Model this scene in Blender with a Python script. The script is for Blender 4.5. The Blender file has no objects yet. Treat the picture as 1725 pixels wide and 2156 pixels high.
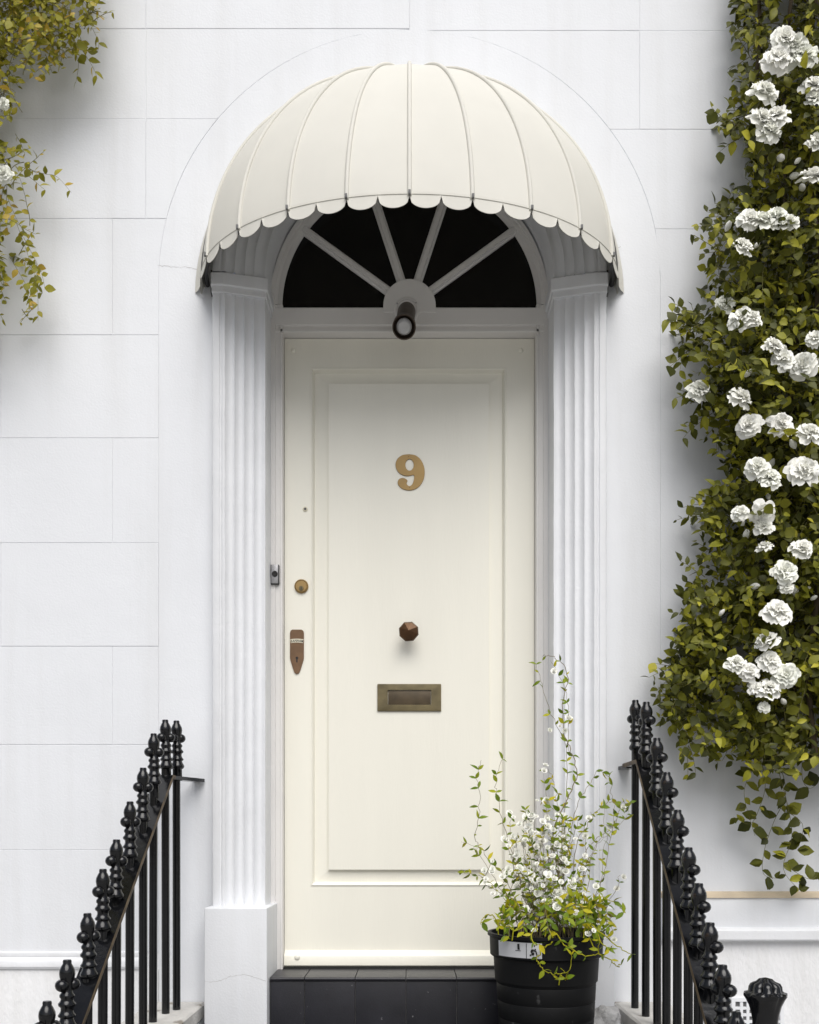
import bpy, bmesh, math, random
from mathutils import Vector, Matrix, Euler, noise
R = math.radians
random.seed(7)
scene = bpy.context.scene
COL = scene.collection

# ------------------------------------------------------------------ camera, world, sun, exposure
F, CX, HZ, DW, ZC = 1992.0, 862.5, 1757.0, 3.05, 1.5     # focal (px of a 1725 px wide picture), horizon row, camera-wall distance, camera height
cam_d = bpy.data.cameras.new('camera'); cam = bpy.data.objects.new('camera', cam_d); COL.objects.link(cam)
cam.location = (0, -DW, ZC); cam.rotation_euler = (R(90), 0, 0)
cam_d.sensor_fit = 'HORIZONTAL'; cam_d.sensor_width = 36; cam_d.lens = 36 * F / 1725
cam_d.shift_y = (HZ - 1078) / 1725; cam_d.clip_start = .05; cam_d.clip_end = 2000
scene.camera = cam
SUN_DIR = Vector((.14, -.76, 1.0)).normalized()            # towards the sun: high, in front, a little right
world = bpy.data.worlds.new('World'); scene.world = world; world.use_nodes = True
wn = world.node_tree.nodes; wl = world.node_tree.links
sky = wn.new('ShaderNodeTexSky'); sky.sky_type = 'NISHITA'; sky.sun_disc = False
sky.sun_elevation = math.asin(SUN_DIR.z); sky.sun_rotation = math.atan2(SUN_DIR.x, SUN_DIR.y)
sky.dust_density = 4; sky.air_density = 1.0
hs = wn.new('ShaderNodeHueSaturation'); hs.inputs['Saturation'].default_value = .60
wl.new(sky.outputs[0], hs.inputs['Color']); wl.new(hs.outputs[0], wn['Background'].inputs[0])
wn['Background'].inputs[1].default_value = .055
sun_d = bpy.data.lights.new('sun', 'SUN'); sun_d.energy = 1.5; sun_d.angle = R(55); sun_d.color = (1, .99, .972)
sun = bpy.data.objects.new('sun', sun_d); COL.objects.link(sun); sun.location = (3, -6, 8)
sun.rotation_euler = SUN_DIR.to_track_quat('Z', 'Y').to_euler()
vs = scene.view_settings
vs.view_transform = 'Standard'; vs.look = 'None'; vs.gamma = 1; vs.use_curve_mapping = False; vs.exposure = 0.75

# ------------------------------------------------------------------ helpers
def W(px, py, d):            # a pixel at a known distance from the camera plane
    return Vector(((px - CX) * d / F, d - DW, ZC + (HZ - py) * d / F))
def WX(px, d): return (px - CX) * d / F
def WZ(py, d): return ZC + (HZ - py) * d / F

def link(name, me, mat, parent=None):
    o = bpy.data.objects.new(name, me); COL.objects.link(o)
    if mat and not me.materials: me.materials.append(mat)
    if parent: attach(o, parent)
    return o
def attach(o, parent):
    o.parent = parent
    if parent.type == 'EMPTY': o.matrix_parent_inverse = Matrix.Translation(-parent.location)
def raw(name, verts, faces, mat, parent=None, smooth=False):
    me = bpy.data.meshes.new(name); me.from_pydata([tuple(v) for v in verts], [], faces); me.update()
    if smooth: me.polygons.foreach_set('use_smooth', [True] * len(me.polygons))
    return link(name, me, mat, parent)
def from_bm(name, bm, mat, parent=None, smooth=False, angle=None):
    bmesh.ops.recalc_face_normals(bm, faces=bm.faces)
    me = bpy.data.meshes.new(name); bm.to_mesh(me); bm.free()
    if smooth:
        me.polygons.foreach_set('use_smooth', [True] * len(me.polygons))
        if angle: me.set_sharp_from_angle(angle=angle)
    return link(name, me, mat, parent)
def thing(name, label, cat, loc=(0, 0, 0), group=None, kind=None):
    o = bpy.data.objects.new(name, None); COL.objects.link(o); o.location = loc; o.empty_display_size = .1
    return tag(o, label, cat, group, kind)
def tag(o, label=None, cat=None, group=None, kind=None):
    if label: o['label'] = label
    if cat: o['category'] = cat
    if group: o['group'] = group
    if kind: o['kind'] = kind
    return o
def bm_box(bm, x0, x1, y0, y1, z0, z1):
    r = bmesh.ops.create_cube(bm, size=1)
    for v in r['verts']:
        v.co = Vector((x0 + (v.co.x + .5) * (x1 - x0), y0 + (v.co.y + .5) * (y1 - y0), z0 + (v.co.z + .5) * (z1 - z0)))
    return r['verts']
def box(name, x0, x1, y0, y1, z0, z1, mat, parent=None, bev=.002, seg=2):
    bm = bmesh.new(); bm_box(bm, min(x0, x1), max(x0, x1), min(y0, y1), max(y0, y1), min(z0, z1), max(z0, z1))
    if bev: bmesh.ops.bevel(bm, geom=bm.edges[:], offset=bev, segments=seg, affect='EDGES', profile=.6)
    return from_bm(name, bm, mat, parent, smooth=bool(bev), angle=R(40))
def prism(name, poly, y0, y1, mat, parent=None, bev=0., plane='XZ'):
    """closed polygon in XZ (extruded along Y) or YZ (extruded along X)"""
    bm = bmesh.new()
    mk = (lambda p, t: (p[0], t, p[1])) if plane == 'XZ' else (lambda p, t: (t, p[0], p[1])) if plane == 'YZ' else (lambda p, t: (p[0], p[1], t))
    a = [bm.verts.new(mk(p, y0)) for p in poly]; b = [bm.verts.new(mk(p, y1)) for p in poly]
    n = len(poly); front = bm.faces.new(a); bm.faces.new(b[::-1])
    for i in range(n): bm.faces.new((a[i], b[i], b[(i + 1) % n], a[(i + 1) % n]))
    if bev:
        bm.normal_update()
        ed = [e for e in front.edges]
        bmesh.ops.bevel(bm, geom=ed, offset=bev, segments=2, affect='EDGES', profile=.6)
    return from_bm(name, bm, mat, parent)
def lathe_bm(bm, prof, segs=20, M=Matrix(), cap=True, mod=None):
    rings = []
    for k, (r, z) in enumerate(prof):
        ring = []
        for i in range(segs):
            a = 2 * math.pi * i / segs; rr = r * (mod(k, a) if mod else 1)
            ring.append(bm.verts.new(M @ Vector((rr * math.cos(a), rr * math.sin(a), z))))
        rings.append(ring)
    for a, b in zip(rings, rings[1:]):
        for i in range(segs):
            j = (i + 1) % segs; bm.faces.new((a[i], a[j], b[j], b[i]))
    if cap: bm.faces.new(rings[0][::-1]); bm.faces.new(rings[-1])
def lathe(name, prof, mat, parent=None, segs=20, M=Matrix(), angle=R(40), mod=None):
    bm = bmesh.new(); lathe_bm(bm, prof, segs, M, True, mod)
    return from_bm(name, bm, mat, parent, True, angle)
def tube_bm(bm, pts, rad, segs=8, cap=True):
    pts = [Vector(p) for p in pts]; n = len(pts); rings = []
    rad = rad if isinstance(rad, (list, tuple)) else [rad] * n
    up = None
    for i, p in enumerate(pts):
        t = (pts[min(i + 1, n - 1)] - pts[max(i - 1, 0)]).normalized()
        if up is None: up = t.orthogonal().normalized()
        up = (up - t * up.dot(t)); up = up.normalized() if up.length > 1e-6 else t.orthogonal().normalized()
        s = t.cross(up)
        rings.append([bm.verts.new(p + (up * math.cos(2 * math.pi * k / segs) + s * math.sin(2 * math.pi * k / segs)) * rad[i]) for k in range(segs)])
    for a, b in zip(rings, rings[1:]):
        for k in range(segs):
            j = (k + 1) % segs; bm.faces.new((a[k], a[j], b[j], b[k]))
    if cap: bm.faces.new(rings[0][::-1]); bm.faces.new(rings[-1])
def tube(name, pts, rad, mat, parent=None, segs=8):
    bm = bmesh.new(); tube_bm(bm, pts, rad, segs)
    return from_bm(name, bm, mat, parent, True, R(50))
def smooth_path(pts, n=8):
    pts = [Vector(p) for p in pts]; out = []
    P = [pts[0]] + pts + [pts[-1]]
    for i in range(1, len(P) - 2):
        for k in range(n):
            t = k / n; a, b, c, d = P[i - 1], P[i], P[i + 1], P[i + 2]
            out.append(.5 * ((2 * b) + (c - a) * t + (2 * a - 5 * b + 4 * c - d) * t * t + (3 * b - a - 3 * c + d) * t ** 3))
    return out + [pts[-1]]
def sweep_mesh(name, rings, mat, parent=None, closed=False, smooth=True, angle=R(30)):
    """rings: list of equal-length lists of points, skinned one to the next"""
    bm = bmesh.new(); vs_ = [[bm.verts.new(p) for p in r] for r in rings]
    m = len(rings[0])
    for a, b in zip(vs_, vs_[1:]):
        for i in range(m if closed else m - 1):
            j = (i + 1) % m; bm.faces.new((a[i], a[j], b[j], b[i]))
    if closed: bm.faces.new(vs_[0][::-1]); bm.faces.new(vs_[-1])
    return from_bm(name, bm, mat, parent, smooth, angle)
def frame_bm(bm, X0, X1, Z0, Z1, x0, x1, z0, z1, y0, y1):
    """rectangular ring: outer X0..X1,Z0..Z1 minus inner, from y0 (front) to y1"""
    o = [(X0, Z0), (X1, Z0), (X1, Z1), (X0, Z1)]; i = [(x0, z0), (x1, z0), (x1, z1), (x0, z1)]
    v = [[bm.verts.new((p[0], y, p[1])) for p in q] for y in (y0, y1) for q in (o, i)]
    of, nf, ob, nb = v
    for k in range(4):
        j = (k + 1) % 4
        bm.faces.new((of[k], of[j], nf[j], nf[k])); bm.faces.new((ob[j], ob[k], nb[k], nb[j]))
        bm.faces.new((of[j], of[k], ob[k], ob[j])); bm.faces.new((nf[k], nf[j], nb[j], nb[k]))

# ------------------------------------------------------------------ materials
def new_mat(name):
    m = bpy.data.materials.new(name); m.use_nodes = True
    return m, m.node_tree.nodes, m.node_tree.links, m.node_tree.nodes['Principled BSDF']
def paint(name, col, rough=.5, var=.04, vscale=3., bumps=((60, .15), (9, .3)), bdist=.002, metal=0., spec=.5, spots=None, stretch=None, coat=0., streak=0.):
    """painted / cast surface: small tone drift, optional dirt specks, two octaves of relief"""
    m, N, L, B = new_mat(name)
    tc = N.new('ShaderNodeTexCoord'); src = tc.outputs['Object']
    if stretch:
        mp = N.new('ShaderNodeMapping'); mp.inputs['Scale'].default_value = stretch; L.new(src, mp.inputs[0]); src = mp.outputs[0]
    n = N.new('ShaderNodeTexNoise'); n.inputs['Scale'].default_value = vscale; n.inputs['Detail'].default_value = 6
    L.new(src, n.inputs['Vector'])
    r = N.new('ShaderNodeValToRGB'); r.color_ramp.elements[0].position = .3; r.color_ramp.elements[1].position = .7
    r.color_ramp.elements[0].color = (*[c * (1 - var) for c in col], 1); r.color_ramp.elements[1].color = (*[min(1, c * (1 + var)) for c in col], 1)
    L.new(n.outputs['Fac'], r.inputs[0]); out = r.outputs[0]
    if spots:
        scol, sscale, thr = spots
        s = N.new('ShaderNodeTexNoise'); s.inputs['Scale'].default_value = sscale; s.inputs['Detail'].default_value = 3; L.new(tc.outputs['Object'], s.inputs['Vector'])
        sr = N.new('ShaderNodeValToRGB'); sr.color_ramp.elements[0].position = thr; sr.color_ramp.elements[1].position = thr + .06
        L.new(s.outputs['Fac'], sr.inputs[0])
        mx = N.new('ShaderNodeMix'); mx.data_type = 'RGBA'; L.new(sr.outputs[0], mx.inputs[0]); L.new(out, mx.inputs[6]); mx.inputs[7].default_value = (*scol, 1)
        out = mx.outputs[2]
    if streak:                                             # rain streaks and grime, long in the vertical
        mp2 = N.new('ShaderNodeMapping'); mp2.inputs['Scale'].default_value = (9, 9, .55); L.new(tc.outputs['Object'], mp2.inputs[0])
        s2 = N.new('ShaderNodeTexNoise'); s2.inputs['Scale'].default_value = 1; s2.inputs['Detail'].default_value = 7; s2.inputs['Roughness'].default_value = .62; L.new(mp2.outputs[0], s2.inputs['Vector'])
        r2 = N.new('ShaderNodeMapRange'); r2.inputs['From Min'].default_value = .48; r2.inputs['From Max'].default_value = .78; r2.inputs['To Max'].default_value = streak; L.new(s2.outputs['Fac'], r2.inputs[0])
        mx2 = N.new('ShaderNodeMix'); mx2.data_type = 'RGBA'; L.new(r2.outputs[0], mx2.inputs[0]); L.new(out, mx2.inputs[6]); mx2.inputs[7].default_value = (.50, .49, .46, 1); out = mx2.outputs[2]
    L.new(out, B.inputs['Base Color'])
    B.inputs['Roughness'].default_value = rough; B.inputs['Metallic'].default_value = metal; B.inputs['Specular IOR Level'].default_value = spec
    if coat: B.inputs['Coat Weight'].default_value = coat; B.inputs['Coat Roughness'].default_value = .08
    prev = None
    for sc, st in bumps:
        bn = N.new('ShaderNodeTexNoise'); bn.inputs['Scale'].default_value = sc; bn.inputs['Detail'].default_value = 5; L.new(src, bn.inputs['Vector'])
        b = N.new('ShaderNodeBump'); b.inputs['Strength'].default_value = st; b.inputs['Distance'].default_value = bdist; L.new(bn.outputs['Fac'], b.inputs['Height'])
        if prev: L.new(prev.outputs[0], b.inputs['Normal'])
        prev = b
    if prev: L.new(prev.outputs[0], B.inputs['Normal'])
    return m
M = {}
M['stucco'] = paint('white_stucco', (.768, .786, .815), .62, .03, 2.2, ((150, .2), (11, .45)), .003, streak=.22)
M['backing'] = paint('stucco_joint', (.77, .775, .79), .75, .03)
M['pil'] = paint('white_masonry_paint', (.772, .786, .810), .55, .03, 5, ((120, .25), (22, .5)), .003, streak=.2)
M['rough'] = paint('rough_render', (.78, .785, .795), .7, .04, 5, ((90, .6), (30, .5)), .005, stretch=(1, 1, .5), streak=.45)
M['frame'] = paint('white_joinery_paint', (.77, .755, .735), .45, .03, 6, ((140, .12), (12, .2)), .002)
M['door'] = paint('cream_door_paint', (.87, .85, .755), .36, .015, 4, ((60, .2), (8, .4)), .002, stretch=(3, 3, .35))
M['canvas'] = paint('cream_canvas', (.665, .651, .592), .75, .025, 5, ((600, .15), (9, .5)), .002, streak=.10)
M['iron'] = paint('black_gloss_iron', (.005, .0053, .0062), .15, .25, 30, ((120, .12), (38, .4)), .0010, spots=((.035, .022, .012), 30, .72), spec=.5)
M['rust'] = paint('worn_rusty_edge', (.09, .062, .032), .6, .6, 30, ((90, .5),), .002)
M['steel'] = paint('dull_dark_steel', (.05, .05, .05), .5, .2, 20)
M['tile'] = paint('black_quarry_tile', (.018, .018, .023), .38, .25, 9, ((180, .25), (20, .3)), .0015, spots=((.25, .25, .26), 75, .735))
M['grout'] = paint('grey_grout', (.16, .16, .16), .8, .1)
M['stone'] = paint('worn_coping_stone', (.60, .585, .555), .8, .16, 7, ((70, .7), (16, .8)), .006, spots=((.30, .27, .23), 9, .62))
M['brokenstone'] = paint('grey_broken_stone', (.42, .42, .42), .85, .25, 18, ((80, .8), (16, .9)), .01)
M['brass'] = paint('aged_brass', (.31, .205, .08), .45, .14, 14, ((90, .15),), .001, metal=.5)
M['brass_dull'] = paint('tarnished_brass', (.155, .125, .062), .48, .25, 25, ((120, .3), (20, .3)), .001, metal=.35)
M['bronze'] = paint('brown_bronze', (.165, .092, .045), .45, .15, 40, ((120, .2),), .001, metal=.2)
M['flap'] = paint('dark_flap_brass', (.085, .062, .035), .4, .25, 30, ((120, .2),), .001, metal=.3)
M['knob'] = paint('dark_bronze', (.085, .040, .014), .25, .2, 30, ((60, .1),), .001, metal=.5)
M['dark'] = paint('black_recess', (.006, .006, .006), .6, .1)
M['glass'] = paint('dark_window_glass', (.006, .0055, .005), .12, .2, 3, ((3, .05),), .002, spec=.25)
M['silver'] = paint('brushed_silver', (.36, .36, .37), .4, .08, 20, metal=.6)
M['cream'] = paint('ivory_enamel', (.70, .66, .52), .4, .03)
M['lampbody'] = paint('brown_lamp_metal', (.085, .062, .045), .45, .15, 25, metal=.4)
M['bulb'] = paint('frosted_bulb_glass', (.50, .50, .50), .22, .15, 22, ((30, .3),), .002)
M['pot'] = paint('black_plastic', (.006, .0062, .0066), .55, .15, 12, ((90, .1),), .001, spec=.2, spots=((.05, .05, .05), 26, .68))
M['potlabel'] = paint('pale_plastic_label', (.55, .56, .58), .5, .03)
M['soil'] = paint('soil', (.03, .022, .015), .95, .4, 40, ((60, 1),), .01)
M['pavement'] = paint('pavement', (.30, .295, .285), .85, .12, 1.5, ((80, .5), (6, .4)), .004)
M['crack'] = paint('hairline_crack', (.42, .41, .40), .9, .1)
M['stain'] = paint('tan_weather_stain', (.62, .52, .38), .8, .15, 9)

def leaf_mat(name, stops, trans=.25, rough=.42):
    m, N, L, B = new_mat(name)
    oi = N.new('ShaderNodeObjectInfo'); at = N.new('ShaderNodeAttribute'); at.attribute_name = 'tint'
    ad = N.new('ShaderNodeMath'); ad.operation = 'ADD'; L.new(oi.outputs['Random'], ad.inputs[0]); L.new(at.outputs['Fac'], ad.inputs[1])
    fr = N.new('ShaderNodeMath'); fr.operation = 'FRACT'; L.new(ad.outputs[0], fr.inputs[0])
    r = N.new('ShaderNodeValToRGB')
    while len(r.color_ramp.elements) < len(stops): r.color_ramp.elements.new(.5)
    for e, (p, c) in zip(r.color_ramp.elements, stops): e.position = p; e.color = (*c, 1)
    L.new(fr.outputs[0], r.inputs[0])
    tc = N.new('ShaderNodeTexCoord'); n = N.new('ShaderNodeTexNoise'); n.inputs['Scale'].default_value = 70; L.new(tc.outputs['Object'], n.inputs['Vector'])
    hv = N.new('ShaderNodeHueSaturation'); L.new(r.outputs[0], hv.inputs['Color'])
    mr = N.new('ShaderNodeMapRange'); mr.inputs['To Min'].default_value = .75; mr.inputs['To Max'].default_value = 1.3; L.new(n.outputs['Fac'], mr.inputs[0]); L.new(mr.outputs[0], hv.inputs['Value'])
    L.new(hv.outputs[0], B.inputs['Base Color']); B.inputs['Roughness'].default_value = rough; B.inputs['Specular IOR Level'].default_value = .28
    t = N.new('ShaderNodeBsdfTranslucent'); L.new(hv.outputs[0], t.inputs['Color'])
    mx = N.new('ShaderNodeMixShader'); mx.inputs[0].default_value = trans
    L.new(B.outputs[0], mx.inputs[1]); L.new(t.outputs[0], mx.inputs[2]); L.new(mx.outputs[0], N['Material Output'].inputs['Surface'])
    return m
M['leaf_rose'] = leaf_mat('rose_leaf', [(0, (.034, .040, .005)), (.35, (.085, .092, .008)), (.7, (.175, .178, .014)), (.92, (.31, .30, .022)), (1, (.44, .40, .04))], .14, .5)
M['leaf_left'] = leaf_mat('trailing_leaf', [(0, (.15, .15, .008)), (.4, (.25, .235, .015)), (.8, (.36, .32, .03)), (1, (.42, .28, .04))], .2, .5)
M['leaf_pot'] = leaf_mat('potted_leaf', [(0, (.09, .15, .006)), (.4, (.16, .23, .01)), (.75, (.28, .31, .012)), (1, (.50, .42, .012))], .15, .5)
M['petal'] = leaf_mat('white_petal', [(0, (.91, .92, .84)), (.5, (.95, .95, .89)), (1, (.955, .95, .90))], .10, .6)
M['hem'] = paint('hem_stitching', (.55, .54, .48), .8, .1)
M['stem'] = paint('woody_stem', (.07, .05, .025), .7, .3, 30)
M['stem_green'] = paint('green_stem', (.14, .13, .035), .6, .3, 20)
M['stem_thin'] = paint('thin_brown_stem', (.20, .16, .09), .65, .3, 20)

# ------------------------------------------------------------------ ground
gr = raw('pavement', [(-60, -60, 0), (60, -60, 0), (60, 60, 0), (-60, 60, 0)], [(0, 1, 2, 3)], M['pavement'])
tag(gr, 'grey pavement in front of the house', 'pavement', kind='structure')

# ------------------------------------------------------------------ house
house = thing('house', 'white stucco townhouse front with incised block joints and an arched doorway', 'house', (0, .3, 0))
D = 3.05                                                   # wall face
ARC_C, ARC_R = (862.5, 590.0), 528.0                       # outline of the smooth arched surround, px on the wall face
SX = ARC_R * D / F
def zrow(py): return WZ(py, D)
# backing behind the joints
zc_out = zrow(590)
box('wall', -4.2, -.64, 0.0019, .3, 0, 6, M['backing'], house, 0)
box('wall', 0.64, 4.2, 0.0019, .3, 0, 6, M['backing'], house, 0)
box('wall', -.64, .64, 0.0019, .3, zrow(130), 6, M['backing'], house, 0)
G = .0005                                                  # half joint
def ashlar(px0, px1, py0, py1, side):
    """block between two courses, its inner edge following the arch where it meets it"""
    z1, z0 = zrow(py0) - G, zrow(py1) + G
    xo, xi = WX(px0, D), WX(px1, D)
    poly = []
    if side == 0:                                          # plain
        poly = [(xo + G, z0), (xi - G, z0), (xi - G, z1), (xo + G, z1)]
    else:                                                  # side -1 left / +1 right: xi ignored, arch edge
        n = 14; edge = []
        for k in range(n + 1):
            z = z0 + (z1 - z0) * k / n; dz = z - zc_out
            xa = SX if dz <= 0 else math.sqrt(max(0, SX * SX - dz * dz))
            edge.append((side * (xa + G * 1.3), z))
        if all(abs(e[0]) > abs(xo) for e in edge): return
        edge = [e for e in edge if abs(e[0]) < abs(xo) - .01]
        if len(edge) < 2: return
        poly = [(xo - side * G, edge[0][1])] + edge + [(xo - side * G, edge[-1][1])]
    dy = random.uniform(-.0006, .0006)
    prism('ashlar_block', poly, dy, .02, M['stucco'], house, .0016)
L_rows = [-376, -160, 60, 250, 460, 705, 922, 1143, 1361, 1568, 1790, 2005]
R_rows = [-376, -160, 64, 272, 482, 1878]
for rows, side in ((L_rows, -1), (R_rows, 1)):
    edge_px = CX + side * ARC_R
    for i, (a, b) in enumerate(zip(rows, rows[1:])):
        # first vertical joint outward of the surround
        if side < 0: first = 307 if b <= 460 else (237 if i % 2 == 0 else 2)
        else: first = 1347 if b <= 272 else 1660 if b <= 482 else 2090
        xs = [first + side * 326 * k for k in range(0, 8)]
        if b > 64 or False:
            ashlar(first, 0, a, b, side)
        if b <= 64:
            (ashlar(first, CX, a, b, 0) if side < 0 else ashlar(CX, first, a, b, 0))
        for p, q in zip(xs, xs[1:]): ashlar(min(p, q), max(p, q), a, b, 0)
# smooth arched surround, an inverted U up to the opening
OPEN_X, SPR = .626, ZC + 1.786                             # doorway reveal half width, springing height
def arch_pt(r, a, zc): return (r * math.cos(a), zc + r * math.sin(a))
bm = bmesh.new(); path_o = [(-SX, .2)]; path_i = [(-OPEN_X, .2)]
for k in range(49):
    a = math.pi - math.pi * k / 48
    path_o.append(arch_pt(SX - .001, a, zc_out)); path_i.append(arch_pt(OPEN_X, a, SPR))
path_o.append((SX - .001, .2)); path_i.append((OPEN_X, .2)); path_o[0] = (-SX + .001, .2)
vo = [bm.verts.new((p[0], -.001, p[1])) for p in path_o]; vi = [bm.verts.new((p[0], -.001, p[1])) for p in path_i]
wo = [bm.verts.new((p[0], .05, p[1])) for p in path_o]; wi = [bm.verts.new((p[0], .05, p[1])) for p in path_i]
for k in range(len(vo) - 1):
    bm.faces.new((vo[k], vo[k + 1], vi[k + 1], vi[k])); bm.faces.new((vo[k + 1], vo[k], wo[k], wo[k + 1])); bm.faces.new((vi[k], vi[k + 1], wi[k + 1], wi[k]))
from_bm('arched_surround', bm, M['stucco'], house, True, R(35))
# lower wall, left: string course and plain base
zt, zb = zrow(2005), zrow(2040)
prof = [(.003, zt + .004), (-.006, zt), (-.008, zt - .008), (-.006, zt - .016), (-.011, zt - .022), (-.015, zt - .030), (-.015, zb + .008), (-.010, zb), (.003, zb - .002)]
xl0, xl1 = -4.2, WX(296, D)
sweep_mesh('string_course', [[(x, y, z) for y, z in prof] for x in [xl0 + (xl1 - xl0) * k / 30 for k in range(31)]], M['pil'], house, closed=True)
box('wall_base', -4.2, -SX - .001, -.004, .02, 0, zb, M['rough'], house, .002)
# lower wall, right: ledge, band, projecting string, rough base with streaks
z1, z2, z3, z4 = zrow(1878), zrow(1890), zrow(1952), zrow(1980)
prism('ledge', [(.003, z1 + .003), (-.012, z1 - .004), (-.018, z2), (.003, z2 - .001)], SX + .002, 4.2, M['stain'], house, 0, 'YZ')
box('wall_band', SX + .002, 4.2, -.012, .02, z3, z2, M['stucco'], house, .002)
prism('string_course', [(.003, z3 + .004), (-.026, z3 - .002), (-.034, z3 - .010), (-.034, z4 + .006), (-.028, z4), (.003, z4)], SX + .002, 4.2, M['pil'], house, 0, 'YZ')
box('wall_base', SX + .001, 4.2, -.004, .02, 0, z4, M['rough'], house, .002)
# square-holed air vent in the right-hand base
vx0, vx1, vz1, vz0 = WX(1538, D), WX(1648, D), zrow(2100), zrow(2200)
bm = bmesh.new(); frame_bm(bm, vx0, vx1, vz0, vz1, vx0 + .012, vx1 - .012, vz0 + .012, vz1 - .012, -.014, .01)
nv, nh = 7, 6; pw = (vx1 - vx0 - .024) / nv; ph = (vz1 - vz0 - .024) / nh
for k in range(1, nv): bm_box(bm, vx0 + .012 + k * pw - .0045, vx0 + .012 + k * pw + .0045, -.012, .006, vz0 + .01, vz1 - .01)
for k in range(1, nh): bm_box(bm, vx0 + .01, vx1 - .01, -.0115, .0055, vz0 + .012 + k * ph - .0045, vz0 + .012 + k * ph + .0045)
vent = from_bm('air_vent', bm, M['pil'], house)
box('vent_recess', vx0 + .004, vx1 - .004, -.0045, .004, vz0 + .004, vz1 - .004, M['grout'], vent, 0)

# ---- pilasters (plan profile: half width, distance) and the fluted arch above
FL0, FL1, ND0, ND1 = .586, .468, 3.000, 3.035
def flute_profile():
    p = [(.6257, 3.056), (.6257, 3.006), (.6245, 3.0015), (.6225, 3.000), (.604, 3.000), (.602, 3.003), (.598, 3.004), (.596, 3.001), (.590, 3.000)]
    nf = 4
    for f in range(nf):
        for k in range(9):
            t = (f + k / 8) / nf; x = FL0 + (FL1 - FL0) * t; y = ND0 + (ND1 - ND0) * t
            s = math.sin(math.pi * k / 8)
            p.append((x, y + .0088 * s ** .8))
    p += [(.463, 3.034), (.4615, 3.037), (.4615, 3.165)]
    return [(x, d - DW) for x, d in p]
FP = flute_profile()
z_plinth, z_cap0, z_cap1 = WZ(1911, 2.95), WZ(612, 3.0), WZ(588, 3.0)
def rough_ring(pts, amp=.0012):
    return [Vector(p) + Vector((noise.noise(Vector(p) * 23) * amp, noise.noise(Vector(p) * 23 + Vector((9, 0, 0))) * amp, 0)) for p in pts]
for s in (-1, 1):
    pil = raw('pilaster', [(s * .5, .1, .5), (s * .5001, .1, .5), (s * .5, .1001, .5)], [(0, 1, 2)], M['pil'], house)
    bpy.data.objects.remove(pil)
    nz = 60
    rings = [rough_ring([(s * x, y, z_plinth - .01 + (z_cap0 + .004 - z_plinth + .01) * k / nz) for x, y in FP]) for k in range(nz + 1)]
    sh = sweep_mesh('pilaster', rings, M['pil'], house, False, True, R(50))
    # capital: a thin two-step block that follows the splay
    for nm, e, a, b in (('capital', .009, z_cap0 + .014, SPR - .006), ('capital_neck', .004, z_cap0 - .006, z_cap0 + .016)):
        poly = [(s * .632, .004), (s * (.6257 + e), .002), (s * (.6257 + e * .4), -.050 - e), (s * .590, -.050 - e), (s * (.4615 - e), -.016 - e), (s * (.4615 - e), .115), (s * .50, .115)]
        prism(nm, poly, a, b, M['pil'], sh, 0, 'XY').modifiers.new('edge', 'BEVEL').width = .003
    # plinth
    xo, xi = WX(430, 2.93), -.4415
    zb_ = .62
    box('plinth', s * abs(xo), s * abs(xi), 2.93 - DW, .115, zb_, z_plinth, M['stucco'], sh, .004, 3)
n_a = 64
rings = []
for k in range(n_a + 1):
    a = math.pi * k / n_a
    rings.append(rough_ring([(x * math.cos(a), y, SPR + x * math.sin(a)) for x, y in FP], .002))
sweep_mesh('fluted_arch', rings, M['pil'], house, False, True, R(50))

# ---- door frame, transom and fanlight
DF, DD = 3.150, 3.190                                      # frame face, door face
yF, yD = DF - DW, DD - DW
dx0, dx1 = WX(600, DD), WX(1124, DD); dz1, dz0 = WZ(713, DD), WZ(2037, DD)
z_sill = WZ(2044, 3.17)
frame = None
jprof = lambda s: [(s * .4625, yF + .02), (s * .4625, yF), (s * .448, yF), (s * .446, yF + .004), (s * .432, yF + .005), (s * .430, yF + .001), (s * .4235, yF + .001), (s * .4225, yF + .004), (s * .4225, yF + .06)]
for s in (-1, 1):
    j = sweep_mesh('door_jamb', [[(x, y, z_sill + (SPR - .02 - z_sill) * k / 12) for x, y in jprof(s)] for k in range(13)], M['frame'], house, False, True, R(30))
zt0 = dz1 + .002; zt1 = WZ(646, DF)
tprof = [(yF + .06, zt0), (yF + .004, zt0), (yF + .001, zt0 + .002), (yF + .001, zt0 + .010), (yF + .006, zt0 + .012), (yF + .006, zt0 + .022), (yF + .0005, zt0 + .026), (yF + .0005, zt1 - .004), (yF + .004, zt1), (yF + .06, zt1)]
sweep_mesh('transom', [[(x, y, z) for y, z in tprof] for x in (-.462, .462)], M['frame'], house, True, True, R(30))
fan = None
GR = .4305; zg = WZ(646, 3.17)
rprof = [(.4640, yF + .02), (.4640, yF - .002), (.452, yF), (.450, yF + .004), (.440, yF + .006), (.436, yF + .012), (.432, yF + .016), (GR - .004, yF + .022), (GR - .004, yF + .06)]
fan = sweep_mesh('fanlight', [[(r * math.cos(math.pi * k / 64), y, zg + r * math.sin(math.pi * k / 64)) for r, y in rprof] for k in range(65)], M['frame'], house, False, True, R(30))
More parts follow.
